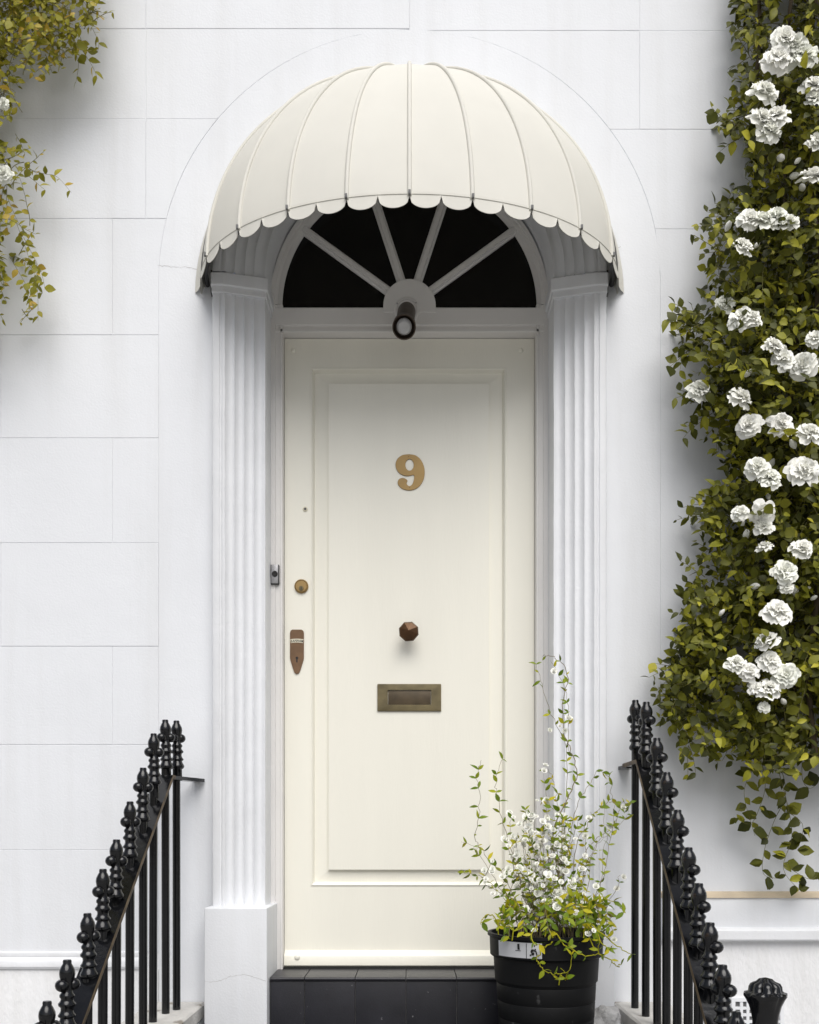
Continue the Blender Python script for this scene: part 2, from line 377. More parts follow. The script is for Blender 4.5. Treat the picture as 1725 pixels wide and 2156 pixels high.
# hub at the middle of the fan
hub_r = .0875; poly = [(hub_r * math.cos(math.pi * k / 24), zg - .006 + hub_r * math.sin(math.pi * k / 24)) for k in range(25)]
poly = [(hub_r, zg - .03)] + poly + [(-hub_r, zg - .03)]
prism('fanlight_hub', poly, yF - .003, yF + .05, M['frame'], fan, .003)
for a in (36, 72, 108, 144):                               # glazing bars
    c, s_ = math.cos(R(a)), math.sin(R(a)); pr = [(-.015, yF + .03), (-.015, yF + .018), (-.010, yF + .015), (-.007, yF + .008), (.007, yF + .008), (.010, yF + .015), (.015, yF + .018), (.015, yF + .03)]
    sweep_mesh('glazing_bar', [[(r * c - t * s_, y, zg + r * s_ + t * c) for t, y in pr] for r in (hub_r - .012, GR + .006)], M['frame'], fan, True, True, R(25))
for k in range(5):                                         # five panes
    a0, a1 = R(36 * k), R(36 * (k + 1)); r0, r1 = hub_r - .01, GR + .01
    pts = [(r1 * math.cos(a0 + (a1 - a0) * i / 10), zg + r1 * math.sin(a0 + (a1 - a0) * i / 10)) for i in range(11)] + [(r0 * math.cos(a1 + (a0 - a1) * i / 4), zg + r0 * math.sin(a1 + (a0 - a1) * i / 4)) for i in range(5)]
    prism('glass_pane', pts, yF + .024, yF + .028, M['glass'], fan)
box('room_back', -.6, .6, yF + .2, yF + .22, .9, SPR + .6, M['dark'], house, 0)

# ---- door
ox0, ox1, oz1, oz0 = WX(657, DD), WX(1064, DD), WZ(777, DD), WZ(1863, DD)
px0, px1, pz1, pz0 = WX(692, DD), WX(1030, DD), WZ(808, DD), WZ(1832, DD)
bm = bmesh.new(); frame_bm(bm, -.4212, .4212, dz0, dz1, ox0, ox1, oz0, oz1, yD, yD + .045)
bm_box(bm, ox0 - .01, ox1 + .01, yD + .015, yD + .040, oz0 - .01, oz1 + .01)
door = from_bm('door', bm, M['door'], house); tag(door, 'cream painted front door with one tall raised panel')
# bead round the sunk field
bp = [(-.0045, yD + .002), (-.0035, yD - .0022), (-.0005, yD - .0032), (.0025, yD - .001), (.0045, yD + .005), (.0085, yD + .0155)]
def ring_at(t): return [(ox0 + t, oz0 + t), (ox1 - t, oz0 + t), (ox1 - t, oz1 - t), (ox0 + t, oz1 - t), (ox0 + t, oz0 + t)]
sweep_mesh('panel_bead', [[(p[0], y, p[1]) for p in ring_at(t)] for t, y in bp], M['door'], door, False, True, R(25))
V = [(x, yD + .0152, z) for x, z in ring_at(.009)[:4]] + [(x, yD + .010, z) for x, z in ((px0, pz0), (px1, pz0), (px1, pz1), (px0, pz1))]
raw('panel_slope', V, [(k, (k + 1) % 4, 4 + (k + 1) % 4, 4 + k) for k in range(4)], M['door'], door)
# raised and fielded centre panel
bm = bmesh.new(); bm_box(bm, px0 - .0005, px1 + .0005, yD - .002, yD + .02, pz0 - .0005, pz1 + .0005)
fe = [e for e in bm.edges if all(v.co.y < yD + .01 for v in e.verts)]
bmesh.ops.bevel(bm, geom=fe, offset=.0018, segments=2, affect='EDGES')
from_bm('raised_panel', bm, M['door'], door, True, R(30))
# weatherboard along the foot of the door
wz1, wz0 = WZ(2000, DD), WZ(2036, DD) + .004
wp = [(yD + .003, wz1), (yD - .004, wz1 - .003), (yD - .018, wz1 - .016), (yD - .020, wz1 - .020), (yD - .021, wz0 + .004), (yD - .017, wz0), (yD + .003, wz0)]
sweep_mesh('weatherboard', [[(x, y, z) for y, z in wp] for x in (-.4205, .4205)], M['door'], door, True, True, R(25))
FRONT = Matrix.Rotation(R(90), 4, 'X')                     # lathe axis Z -> -Y (out of the door)
def out(px, py, d): return Matrix.Translation(W(px, py, d)) @ FRONT
for px, py, r in ((618, 738, .0085), (1097, 738, .0085), (626, 2016, .010), (1098, 2016, .010)):
    dd = DD - (.020 if py > 2000 else 0)
    lathe('screw_cap', [(r, -.002), (r, .001), (r * .8, .003), (r * .3, .0042), (.0004, .0044)], M['door'], door, 14, out(px, py, dd))
sp = lathe('spyhole', [(.0085, -.002), (.0085, .002), (.0065, .0032), (.0045, .0030)], M['cream'], door, 16, out(643, 1072, DD))
lathe('spyhole_lens', [(.0042, .0005), (.0042, .0038), (.0012, .0046)], M['steel'], door, 12, out(643, 1072, DD))
lathe('lock_cylinder', [(.0235, -.001), (.0238, .004), (.022, .008), (.0195, .0095), (.0180, .0078)], M['brass'], door, 32, out(635, 1235, DD))
lathe('lock_plug', [(.0082, .006), (.0082, .0095), (.0074, .0102), (.0004, .0102)], M['brass_dull'], door, 20, out(635, 1240, DD))
c = W(635, 1240, DD); box('key_slot', c.x - .0012, c.x + .0012, c.y - .0108, c.y - .009, c.z - .005, c.z + .005, M['dark'], door, 0)
# tapered escutcheon with its maker's label
def zr(px, py): q = W(px, py, DD); return (q.x, q.z)
esc = [(611, 1333), (612.2, 1328.5), (616, 1326), (635, 1326), (639, 1328.5), (640.2, 1333), (640.2, 1386), (639.2, 1391), (632.6, 1412), (630.4, 1417), (626.8, 1419.5), (624.2, 1419.5), (620.6, 1417), (618.6, 1412), (612, 1391), (611, 1386)]
prism('escutcheon', [zr(*p) for p in esc], yD - .0045, yD + .001, M['bronze'], door, .0012)
kc = W(625.7, 1386, DD)
kh = [(kc.x + .0046 * math.cos(a), kc.z + .0046 * math.sin(a)) for a in [R(-62 + (304) * k / 14) for k in range(15)]] + [(kc.x - .0021, kc.z - .015), (kc.x + .0021, kc.z - .015)]
prism('keyhole', kh, yD - .0049, yD - .0043, M['dark'], door)
lc = W(625.7, 1420, DD); r1, r0 = (1420 - 1345.5) * DD / F, (1420 - 1353.5) * DD / F
aa = [R(90 + 11.0 - 22 * k / 10) for k in range(11)]
prism('maker_label', [(lc.x + r1 * math.cos(a), lc.z + r1 * math.sin(a)) for a in aa] + [(lc.x + r0 * math.cos(a), lc.z + r0 * math.sin(a)) for a in aa[::-1]], yD - .0052, yD - .0043, M['cream'], door)
def glyph(name, ch, size, mat, parent, M4, extrude):
    cu = bpy.data.curves.new(name, 'FONT'); cu.body = ch; cu.size = size; cu.align_x = 'CENTER'; cu.extrude = extrude; cu.offset = size * .012; cu.space_character = 1
    tmp = bpy.data.objects.new('tmp', cu); COL.objects.link(tmp)
    me = bpy.data.meshes.new_from_object(tmp.evaluated_get(bpy.context.evaluated_depsgraph_get()))
    bpy.data.objects.remove(tmp); bpy.data.curves.remove(cu); me.transform(M4); me.materials.clear()
    return link(name, me, mat, parent)
for k, ch in enumerate('BANHAM'):
    a = R(90 + 9.2 - 18.4 * k / 5); rr = (r0 + r1) / 2 - .0045
    p = Vector((lc.x + rr * math.cos(a), yD - .0053, lc.z + rr * math.sin(a)))
    glyph('letter', ch, .0122, M['dark'], door, Matrix.Translation(p) @ Matrix.Rotation(-(a - R(90)), 4, 'Y') @ FRONT @ Matrix.Scale(.78, 4, (1, 0, 0)), .0003)
# octagonal pull knob
kp = [(.012, -.002), (.020, -.001), (.020, .004), (.010, .008), (.009, .034), (.022, .042), (.0335, .050), (.0345, .055), (.031, .061), (.0005, .074)]
bm = bmesh.new(); lathe_bm(bm, kp, 8, out(861, 1337, DD) @ Matrix.Rotation(R(22.5 + 4), 4, 'Z'))
bmesh.ops.bevel(bm, geom=[e for e in bm.edges], offset=.0006, segments=1, affect='EDGES')
from_bm('door_knob', bm, M['knob'], door, False)
# letter plate
a, b = W(795, 1498, DD), W(929, 1441, DD); c, e = W(817, 1484.5, DD), W(908, 1454, DD)
bm = bmesh.new(); frame_bm(bm, a.x, b.x, a.z, b.z, c.x, e.x, c.z, e.z, yD - .0085, yD + .001)
bmesh.ops.bevel(bm, geom=bm.edges[:], offset=.0012, segments=2, affect='EDGES')
from_bm('letter_plate', bm, M['brass_dull'], door, True, R(40))
box('letter_flap', c.x + .001, e.x - .001, yD - .0038, yD + .002, c.z + .001, e.z - .001, M['flap'], door, .0008)
# house number 9, cut from plate brass
num_o = [(1105, 170), (1150, 178), (1185, 205), (1208, 245), (1218, 295), (1212, 345), (1190, 390), (1155, 420), (1110, 432), (1065, 425), (1035, 405), (1022, 378), (1031, 354), (1055, 344), (1078, 350), (1091, 364), (1084, 381), (1094, 399), (1111, 404), (1129, 390), (1140, 360), (1143, 332), (1136, 319), (1115, 324), (1088, 327), (1053, 318), (1025, 297), (1008, 262), (1008, 230), (1024, 199), (1058, 176)]
num_i = [(1108 + 32 * math.cos(t), 247 + 44 * math.sin(t)) for t in [2 * math.pi * k / 20 for k in range(20)]]
def zoom4(p): return ((840 + p[0] * 660 / 1498) * 1725 / 2656, (1400 + p[1] * 660 / 1498) * 1725 / 2656)
cu = bpy.data.curves.new('num', 'CURVE'); cu.dimensions = '2D'; cu.fill_mode = 'BOTH'; cu.extrude = .0016; cu.bevel_depth = .0007; cu.bevel_resolution = 1
n9 = W(*zoom4((1110, 300)), DD)
for pts in (num_o, num_i):
    q = [W(*zoom4(p), DD) - n9 for p in pts]
    q = smooth_path([Vector((v.x, v.z, 0)) for v in q] + [Vector((q[0].x, q[0].z, 0))], 4)[:-1]
    sp_ = cu.splines.new('POLY'); sp_.points.add(len(q) - 1); sp_.use_cyclic_u = True
    for P_, v in zip(sp_.points, q): P_.co = (v.x, v.y, 0, 1)
tmp = bpy.data.objects.new('tmp', cu); COL.objects.link(tmp)
me = bpy.data.meshes.new_from_object(tmp.evaluated_get(bpy.context.evaluated_depsgraph_get())); bpy.data.objects.remove(tmp)
me.transform(Matrix.Translation((n9.x, yD - .0034, n9.z)) @ FRONT); me.materials.clear()
tag(link('house_number', me, M['brass'], door), 'brass numeral 9 screwed to the door')
for p in ((1101, 186), (1108, 413)):
    lathe('screw_head', [(.0024, 0), (.0024, .0052), (.001, .0058)], M['knob'], door, 10, out(*zoom4(p), DD))

# hairline cracks in the paint
def crack(pts, y, parent=house, w=.0007):
    P_ = []
    for i in range(len(pts) - 1):
        for k in range(5):
            t = k / 5; P_.append(((pts[i][0] + (pts[i + 1][0] - pts[i][0]) * t + random.uniform(-1.2, 1.2)), pts[i][1] + (pts[i + 1][1] - pts[i][1]) * t + random.uniform(-1.2, 1.2)))
    P_.append(pts[-1]); d = y + DW
    V = []; Fc = []
    for i, p in enumerate(P_):
        q = W(p[0], p[1], d); hw = w * random.uniform(.3, 1); V += [(q.x, y, q.z - hw), (q.x, y, q.z + hw)]
        if i: Fc.append((2 * i - 2, 2 * i, 2 * i + 1, 2 * i - 1))
    raw('crack', V, Fc, M['crack'], parent)
crack([(332, 559), (350, 560), (372, 563), (395, 562), (418, 567)], -.0014)
crack([(1290, 524), (1308, 519)], -.0014)
crack([(431, 2068), (462, 2066), (485, 2056), (512, 2052), (535, 2058), (560, 2066)], -.1204)
crack([(120, 2042), (124, 2070), (130, 2095)], -.0045)

# ------------------------------------------------------------------ door lamp and bell
lamp = thing('door_lamp', 'brown tubular spot lamp with frosted bulb on the fanlight hub', 'lamp', W(857, 655, DF))
base = W(857, 653, DF - .004); axis = (W(851, 689, 3.0) - base).normalized()
lathe('mounting_plate', [(.043, -.004), (.043, .003), (.040, .006), (.034, .007), (.033, .004), (.030, .004), (.029, .010), (.0005, .012)], M['frame'], lamp, 32, out(857, 653, DF - .003))
Ml = Matrix.Translation(base) @ axis.to_track_quat('Z', 'Y').to_matrix().to_4x4(); Ln = (W(851, 689, 3.0) - base).length
lathe('lamp_tube', [(.020, 0), (.0285, .012), (.0295, .02), (.0295, Ln - .035), (.036, Ln - .028), (.0375, Ln), (.0345, Ln), (.033, Ln - .03), (.0005, Ln - .04)], M['lampbody'], lamp, 32, Ml)
lathe('bulb', [(.012, Ln - .045), (.020, Ln - .032), (.0245, Ln - .012), (.0240, Ln - .004), (.018, Ln + .004), (.0005, Ln + .008)], M['bulb'], lamp, 28, Ml)
for a in (35, 150, 275):
    q = out(857, 653, DF - .003) @ Vector((.037 * math.cos(R(a)), .037 * math.sin(R(a)), .006))
    lathe('screw', [(.0026, 0), (.0022, .002), (.0004, .0024)], M['silver'], lamp, 8, Matrix.Translation(q) @ FRONT)
bell = thing('doorbell', 'silver rectangular doorbell with black push button on the left door frame', 'doorbell', W(578, 1231, DF))
a, b = W(569.5, 1230, DF), W(587.5, 1190, DF)
box('back_plate', a.x - .001, b.x + .001, yF - .008, yF + .006, a.z - .002, b.z, M['steel'], bell, .001)
box('face_plate', a.x + .004, b.x - .002, yF - .011, yF - .004, a.z, b.z - .001, M['silver'], bell, .001)
lathe('push_button', [(.0095, 0), (.0095, .004), (.0075, .005), (.0065, .0035), (.0005, .003)], M['dark'], bell, 20, out(579, 1208.5, DF - .010))

# ------------------------------------------------------------------ awning: quarter ellipsoid on radial ribs
AW, AP, AH, Z0 = .664, .440, .655, ZC + 1.766
awn = thing('awning', 'cream domed canvas awning with scalloped edge over the front door', 'awning', (0, 0, Z0))
# equal spacing along the front edge
tab = [(0, 0)]; s_ = 0
for i in range(1, 2001):
    p0, p1 = math.pi / 2 * (i - 1) / 2000, math.pi / 2 * i / 2000
    s_ += math.hypot(AW * (math.sin(p1) - math.sin(p0)), AP * (math.cos(p1) - math.cos(p0))); tab.append((s_, p1))
def phi_at(u):                                             # u in -1..1 along the front edge
    t = abs(u) * s_; lo = min(range(len(tab)), key=lambda i: abs(tab[i][0] - t)); return math.copysign(tab[lo][1], u)
PH = {k: phi_at(k / 40) for k in range(-40, 41)}
def dome(phi, t, off=0.):
    n = Vector((math.cos(t) * math.sin(phi) / AW, -math.cos(t) * math.cos(phi) / AP, math.sin(t) / AH)).normalized()
    dep = .76 * math.cos(t) + .24 * (1 - math.sin(t))          # a little straighter towards the front than a true ellipsoid
    return Vector((AW * math.cos(t) * math.sin(phi), -AP * dep * math.cos(phi) - .004, Z0 + AH * math.sin(t))) + n * off
TN = 26
TT = [R(88.5) * k / TN for k in range(TN + 1)]
for k in range(10):
    rows = []
    for j, t in enumerate(TT):
        row = []
        for i in range(9):
            u = (-40 + 8 * k + i); ph = PH[u]
            sag = -.0035 * math.sin(math.pi * i / 8) * math.cos(t) ** .5 - .0012 * noise.noise(Vector((u * .25, t * 4, k * 3.3)))
            row.append(dome(ph, t, sag))
        rows.append(row)
    o = sweep_mesh('canopy_panel', rows, M['canvas'], awn, False, True, R(60))
    m = o.modifiers.new('cloth', 'SOLIDIFY'); m.thickness = .002; m.offset = -1; m.use_rim = False
    # two scallops under each panel, tucked just behind the canopy edge
    for h in range(2):
        V = []; Fc = []; n = 16
        for i in range(n + 1):
            u = -40 + 8 * k + 4 * h + 4 * i / n
            lo = math.floor(u); fr = u - lo; ph = PH[lo] * (1 - fr) + PH[min(40, lo + 1)] * fr
            q = i / n * 2 - 1; drop = .012 + .029 * math.sqrt(max(0, 1 - q * q)) if abs(q) < 1 else .008
            for z, o_ in ((.006, -.0025), (-.4 * drop, -.0012), (-drop, .0015)):
                p = dome(ph, 0, o_); V.append((p.x, p.y, Z0 + z))
            if i: Fc += [(3 * i - 3, 3 * i, 3 * i + 1, 3 * i - 2), (3 * i - 2, 3 * i + 1, 3 * i + 2, 3 * i - 1)]
        o = raw('scallop', V, Fc, M['canvas'], awn, True)
        m = o.modifiers.new('cloth', 'SOLIDIFY'); m.thickness = .0016; m.use_rim = False
for k in range(11):                                        # piped ribs
    ph = PH[-40 + 8 * k]
    tube('rib', [dome(ph, R(-.5) + R(88) * j / 30, .0012) for j in range(31)], .0062, M['canvas'], awn, 8)
    if 0 < k < 10:
        p = dome(ph, 0, .0085); box('rib_clip', p.x - .0035, p.x + .0035, p.y - .002, p.y + .008, Z0 - .006, Z0 + .005, M['grout'], awn, .001)
tube('front_frame', [dome(PH[i], 0, -.014) + Vector((0, 0, .004)) for i in range(-40, 41)], .008, M['steel'], awn, 8)
tube('hem_cord', [dome(PH[i], 0, .0004) + Vector((0, 0, -.0012)) for i in range(-40, 41)], .0009, M['hem'], awn, 6)
for s in (-1, 1):                                          # fabric return on the wall and hinge plate
    rows = []
    for j in range(17):
        t = R(-1 + 46 * j / 16); q = dome(s * R(85), max(t, 0), .003); e = .026 * (1 - j / 16) + .001
        z = Z0 + AH * math.sin(t) - (.010 if j == 0 else 0)
        rows.append([(q.x, q.y, z), (s * (AW * math.cos(t) + e * .55), -.016, z), (s * (AW * math.cos(t) + e), -.003, z)])
    sweep_mesh('side_flap', rows, M['canvas'], awn, False, True, R(60))
    prism('hinge_plate', [(-.024, Z0 - .035), (-.012, Z0 - .040), (-.003, Z0 - .03), (-.003, Z0 + .04), (-.024, Z0 + .04)], s * (AW - .034), s * (AW - .028), M['steel'], awn, 0, 'YZ')

# ------------------------------------------------------------------ doorstep, steps and side walls
steps = thing('front_steps', 'black tiled doorstep and steps between white side walls', 'steps', (0, -.3, 0), kind='structure')
DN = 2.975; yN = DN - DW; zN = WZ(2058, DN)
land = .875
box('step_core', -.4405, .4405, yN + .012, .2, .3, zN - .012, M['grout'], steps, 0)
jx = [-.4395] + [WX(p, DN) for p in (641, 748, 855, 962, 1069)] + [.4395]
for p, q in zip(jx, jx[1:]):                               # riser and nosing tiles, each on its own
    box('riser_tile', p + .0012, q - .0012, yN + random.uniform(.002, .0035), yN + .014, land - .02, zN - .0135, M['tile'], steps, .0015)
    bm = bmesh.new(); bm_box(bm, p + .0012, q - .0012, yN - .003, yD + .01, zN - .012, zN + random.uniform(-.0005, .0005))
    fe = [e for e in bm.edges if all(v.co.y < yN for v in e.verts) and abs(e.verts[0].co.x - e.verts[1].co.x) > .01]
    bmesh.ops.bevel(bm, geom=fe, offset=.005, segments=4, affect='EDGES', profile=.5)
    from_bm('tread_tile', bm, M['tile'], steps, True, R(40))
box('threshold', -.46, .46, yD - .03, yD + .06, zN - .01, zN + .004, M['dark'], steps, .001)
treads = [(2.975, 2.62, land)] + [(2.62 - .25 * k, 2.62 - .25 * (k + 1), land - .175 * (k + 1)) for k in range(4)]
for d1, d0, z in treads: box('step', -.656, .656, d0 - DW, d1 - DW + (.1 if z == land else .02), max(0, z - .175) if z != land else .5, z, M['tile'], steps, .004)
CI, CO, zc_ = .655, .83, ZC - .538
for s in (-1, 1):
    side = [(-.002, .0), (-.002, zc_ - .05), (2.62 - DW, zc_ - .05), (1.55 - DW, .14), (1.55 - DW, 0)]
    prism('side_wall', side, s * (CI + .004), s * (CO - .006), M['stucco'], steps, 0, 'YZ')
    cop = [(-.003, zc_ - .05), (-.003, zc_), (2.615 - DW, zc_), (1.52 - DW, .19), (1.52 - DW, .14), (2.62 - DW, zc_ - .05)]
    c_ = prism('coping', cop, s * CI, s * CO, M['stone'] if s > 0 else M['stone'], steps, 0, 'YZ')
    c_.modifiers.new('edge', 'BEVEL').width = .006
# broken stone lump by the right-hand plinth
bm = bmesh.new(); bmesh.ops.create_icosphere(bm, subdivisions=4, radius=1)
for v in bm.verts:
    n_ = v.co.normalized(); k = 1 + .35 * noise.noise(n_ * 1.6) + .12 * noise.noise(n_ * 5)
    v.co = Vector((n_.x * .062 * k, n_.y * .07 * k, n_.z * .065 * k)) + Vector((.585, -.215, land + .045))
st = from_bm('broken_stone', bm, M['brokenstone'], None, True, R(35))
tag(st, 'rough grey broken stone on the landing between the pot and right railing', 'stone')

# ------------------------------------------------------------------ railings
TIPR = .180                                                # finial tip above rail
fprof = [(.0115, -.180), (.0115, -.146), (.0155, -.143), (.0178, -.139), (.0172, -.134), (.0135, -.127), (.0122, -.122), (.0158, -.119), (.0165, -.116), (.0130, -.111), (.0115, -.106), (.0118, -.100), (.0158, -.096), (.0163, -.092), (.0125, -.087), (.0112, -.082), (.0138, -.078), (.0138, -.074), (.0105, -.069), (.0098, -.060), (.0112, -.048),
         (.0135, -.038), (.0146, -.030), (.0138, -.022), (.0105, -.014), (.0078, -.009), (.0080, -.004), (.0070, -.0008), (.0005, 0)]
def make_finial():
    bm = bmesh.new(); lathe_bm(bm, fprof, 16)
    for a in (235, 40):
        r = bmesh.ops.create_uvsphere(bm, u_segments=12, v_segments=8, radius=.0130)
        for v in r['verts']: v.co = Vector((v.co.x, v.co.y, v.co.z * 1.05)) + Vector((.0125 * math.cos(R(a)), .0125 * math.sin(R(a)), -.053))
    bmesh.ops.recalc_face_normals(bm, faces=bm.faces)
    me = bpy.data.meshes.new('finial'); bm.to_mesh(me); bm.free()
    me.polygons.foreach_set('use_smooth', [True] * len(me.polygons)); me.set_sharp_from_angle(angle=R(55)); me.materials.append(M['iron'])
    return me
FIN = make_finial()
def coping_z(d): return zc_ if d > 2.615 else max(.16, zc_ - (2.615 - d) * (zc_ - .19) / (2.615 - 1.52))
def railing(label, side, bars, rail_path, bracket, rot):
    t = thing('railing', label, 'railing', (bars[0][0], bars[len(bars) // 2][1], 0))
    for i, (x, y, ztip) in enumerate(bars):
        lean = random.uniform(-.0025, .0025); zb_ = coping_z(y + DW) - .01; zt_ = ztip - .15; n = 8
        b = tube('baluster', [(x + lean * (1 - k / n), y, zb_ + (zt_ - zb_) * k / n) for k in range(n + 1)], .0118, M['iron'], t, 10)
        f = bpy.data.objects.new('finial', FIN); COL.objects.link(f); f.parent = b
        f.location = (x, y, ztip); f.rotation_euler = (R(random.uniform(-1.5, 1.5)), R(random.uniform(-1.5, 1.5)), R(rot + random.uniform(-12, 12)))
        f.scale = (1.3, 1.3, 1.08) if side > 0 else (1.16, 1.16, 1.03)
    # flat handrail
    hw, th = .0275, .0065
    rings = []; P_ = [Vector(p) for p in rail_path]
    for i, p in enumerate(P_):
        tg = (P_[min(i + 1, len(P_) - 1)] - P_[max(0, i - 1)]).normalized(); sd = Vector((0, 0, 1)).cross(tg).normalized(); up = tg.cross(sd)
        rings.append([p + sd * a * hw + up * b_ * th for a, b_ in ((-1, -.6), (-.94, -1), (.94, -1), (1, -.6), (1, .6), (.94, 1), (-.94, 1), (-1, .6))])
    hr = sweep_mesh('handrail', rings, M['iron'], t, True, True, R(35)); hr.data.materials.append(M['rust'])
    for f_ in hr.data.polygons:
        if abs(f_.normal.x) > .7: f_.material_index = 1
    if bracket:
        a, b_ = Vector(bracket[0]), Vector(bracket[1]); tg = (b_ - a).normalized(); sd = Vector((0, 0, 1)).cross(tg); up = Vector((0, 0, 1))
        rings = [[a.lerp(b_, k / 6) + sd * p * .018 + up * q * .0055 for p, q in ((-1, -1), (1, -1), (1, 1), (-1, 1))] for k in range(7)]
        sweep_mesh('wall_bracket', rings, M['iron'], t, True, False)
    return t
def resample(P_, step=.05):
    out_ = []
    for a, b in zip(P_, P_[1:]):
        a, b = Vector(a), Vector(b); n = max(1, int((b - a).length / step))
        out_ += [a.lerp(b, k / n) for k in range(n)]
    return out_ + [Vector(P_[-1])]
# left
XL = .734
tips = [(348, 1515), (323.6, 1544), (301.5, 1616), (274, 1687), (245.6, 1767), (217, 1829), (184, 1922), (141.6, 2020), (99.3, 2107)]
bars = [(-.716, 2.905 - DW, WZ(1517, 2.905))]
for px, py in tips:
    d = XL * F / (CX - px); bars.append((-XL, d - DW, WZ(py, d)))
for k in range(3):
    x, y, z = bars[-1]; bars.append((x, y - .112, z - .085))
zl = ZC + .172
lp = [(-XL, 2.86 - DW, zl)] + [(x, y, z - TIPR + .008) for x, y, z in bars[2:]]
lp = [lp[0]] + [Vector(p) for p in lp[1:]]
# straighten the sloping part by a least-squares line
ys = [p[1] for p in lp[2:]]; zs = [p[2] for p in lp[2:]]; my, mz = sum(ys) / len(ys), sum(zs) / len(zs)
sl = sum((a - my) * (b - mz) for a, b in zip(ys, zs)) / sum((a - my) ** 2 for a in ys)
ytop = my + (zl - mz) / sl
rail = [(-XL, 2.86 - DW, zl), (-XL, ytop, zl), (-XL, bars[-1][1] - .06, mz + sl * (bars[-1][1] - .06 - my))]
railing('black iron railing with knobbed finials left of the door, dark against plain wall', -1, bars, resample(rail), ((-XL, 2.845 - DW, zl), (-.676, -.004, zl + .001)), 0)
# right
XR = .70
bars = []
for i, px in enumerate((1338, 1361, 1383, 1404, 1427, 1450, 1472, 1496, 1522)):
    d = XR * F / (px - CX); z = ZC + (.417 if i == 0 else .392 - 1.0 * (2.797 - d)); bars.append((XR, d - DW, z))
for k in range(2):
    x, y, z = bars[-1]; bars.append((x, y - .088, z - .088))
zr_ = ZC + .417 - .20
yt = bars[1][1] + .02
rail = [(XR, -.06, zr_), (XR, yt, zr_), (XR, bars[-1][1] - .06, bars[-1][2] - TIPR + .008 - .06)]
rr_ = railing('black iron railing with knobbed finials at the right, under the climbing rose', 1, bars, resample(rail), ((XR, -.075, zr_ - .004), (.690, -.002, zr_ - .004)), 75)
# newel with a flower-shaped cap at the foot of the right railing
nd = 1.87; nx = WX(1612, nd); nt = WZ(2058, nd); ny = nd - DW
prof = [(.030, .20 - nt), (.030, -.30), (.027, -.18), (.0245, -.105), (.0245, -.085), (.027, -.070), (.031, -.055), (.0365, -.043), (.0405, -.036), (.0400, -.031), (.034, -.029), (.030, -.026), (.029, -.018), (.026, -.012), (.017, -.008), (.012, -.003), (.0005, 0)]
def lob(k, a):
    if k < 5: return 1
    if k < 11: return 1 + .055 * (k - 4) / 4 * (abs(math.cos(4 * a)) ** .5 * 2 - 1.2)
    return 1 + .13 * (abs(math.cos(4 * a + .8)) ** .5 * 2 - 1.3)
nw = lathe('newel_post', prof, M['iron'], rr_, 64, Matrix.Translation((nx, ny, nt)), R(60), lob)

# ------------------------------------------------------------------ plants
LEAF_PROF = [(0, .02), (.16, .20), (.40, .33), (.66, .27), (.88, .11), (1.0, .0)]
def leaf_geo(w=1., fold=.18, droop=.18, twist=0.):
    """base at origin, along +Y, upper side +Z; 16 triangles"""
    V = []; Fc = []
    for i, (y, hw) in enumerate(LEAF_PROF):
        z = -droop * y * y; hw *= w
        if i == len(LEAF_PROF) - 1: V.append((0, y, z))
        else: V += [(-hw, y - .02, z + fold * hw + twist * y * hw), (0, y, z), (hw, y - .02, z + fold * hw - twist * y * hw)]
    n = len(LEAF_PROF) - 1
    for i in range(n - 1):
        a, b = 3 * i, 3 * i + 3; Fc += [(a, a + 1, b + 1, b), (a + 1, a + 2, b + 2, b + 1)]
    a, t = 3 * (n - 1), 3 * n; Fc += [(a, a + 1, t), (a + 1, a + 2, t)]
    return [Vector(v) for v in V], Fc
LEAVES = {}
def leaf_set(name, mat, specs):
    out_ = []
    for sp_ in specs:
        V, Fc = leaf_geo(*sp_); me = bpy.data.meshes.new(name); me.from_pydata(V, [], Fc); me.materials.append(mat)
        me.polygons.foreach_set('use_smooth', [True] * len(me.polygons)); out_.append((me, V, Fc))
    return out_
def frame_mat(pos, direction, normal, size):
    y = direction.normalized(); z = (normal - y * normal.dot(y))
    z = z.normalized() if z.length > 1e-5 else y.orthogonal().normalized(); x = y.cross(z)
    m = Matrix((x, y, z)).transposed().to_4x4(); m.translation = pos
    return m @ Matrix.Scale(size, 4)
def emit_leaves(plant, leaves, lset, mat, keep=300, name='leaf'):
    """the `keep` leaves nearest the viewer are objects, the rest one mass"""
    def vis(l):
        q = l[0].translation; px = CX + q.x * F / (q.y + DW); py = HZ - (q.z - ZC) * F / (q.y + DW)
        return (0 if -20 < px < 1745 and -20 < py < 2170 else 5) + q.y - .6 * l[0].to_scale().x
    leaves = sorted(leaves, key=vis)
    for m4, vi_ in leaves[:keep]:
        o = bpy.data.objects.new(name, lset[vi_][0]); COL.objects.link(o); o.parent = plant; o.matrix_parent_inverse = Matrix.Translation(-plant.location); o.matrix_basis = m4
    rest = leaves[keep:]
    if rest:
        V = []; Fc = []; T = []
        for m4, vi_ in rest:
            b = len(V); V += [m4 @ v for v in lset[vi_][1]]; Fc += [tuple(i + b for i in f) for f in lset[vi_][2]]; T += [random.random()] * len(lset[vi_][1])
        o = raw('foliage', V, Fc, mat, plant, True); o['kind'] = 'stuff'
        at = o.data.attributes.new('tint', 'FLOAT', 'POINT'); at.data.foreach_set('value', T)
def px_of(q): return CX + q.x * F / (q.y + DW), HZ - (q.z - ZC) * F / (q.y + DW)
def rvec(s=1.): return Vector((random.gauss(0, s), random.gauss(0, s), random.gauss(0, s)))
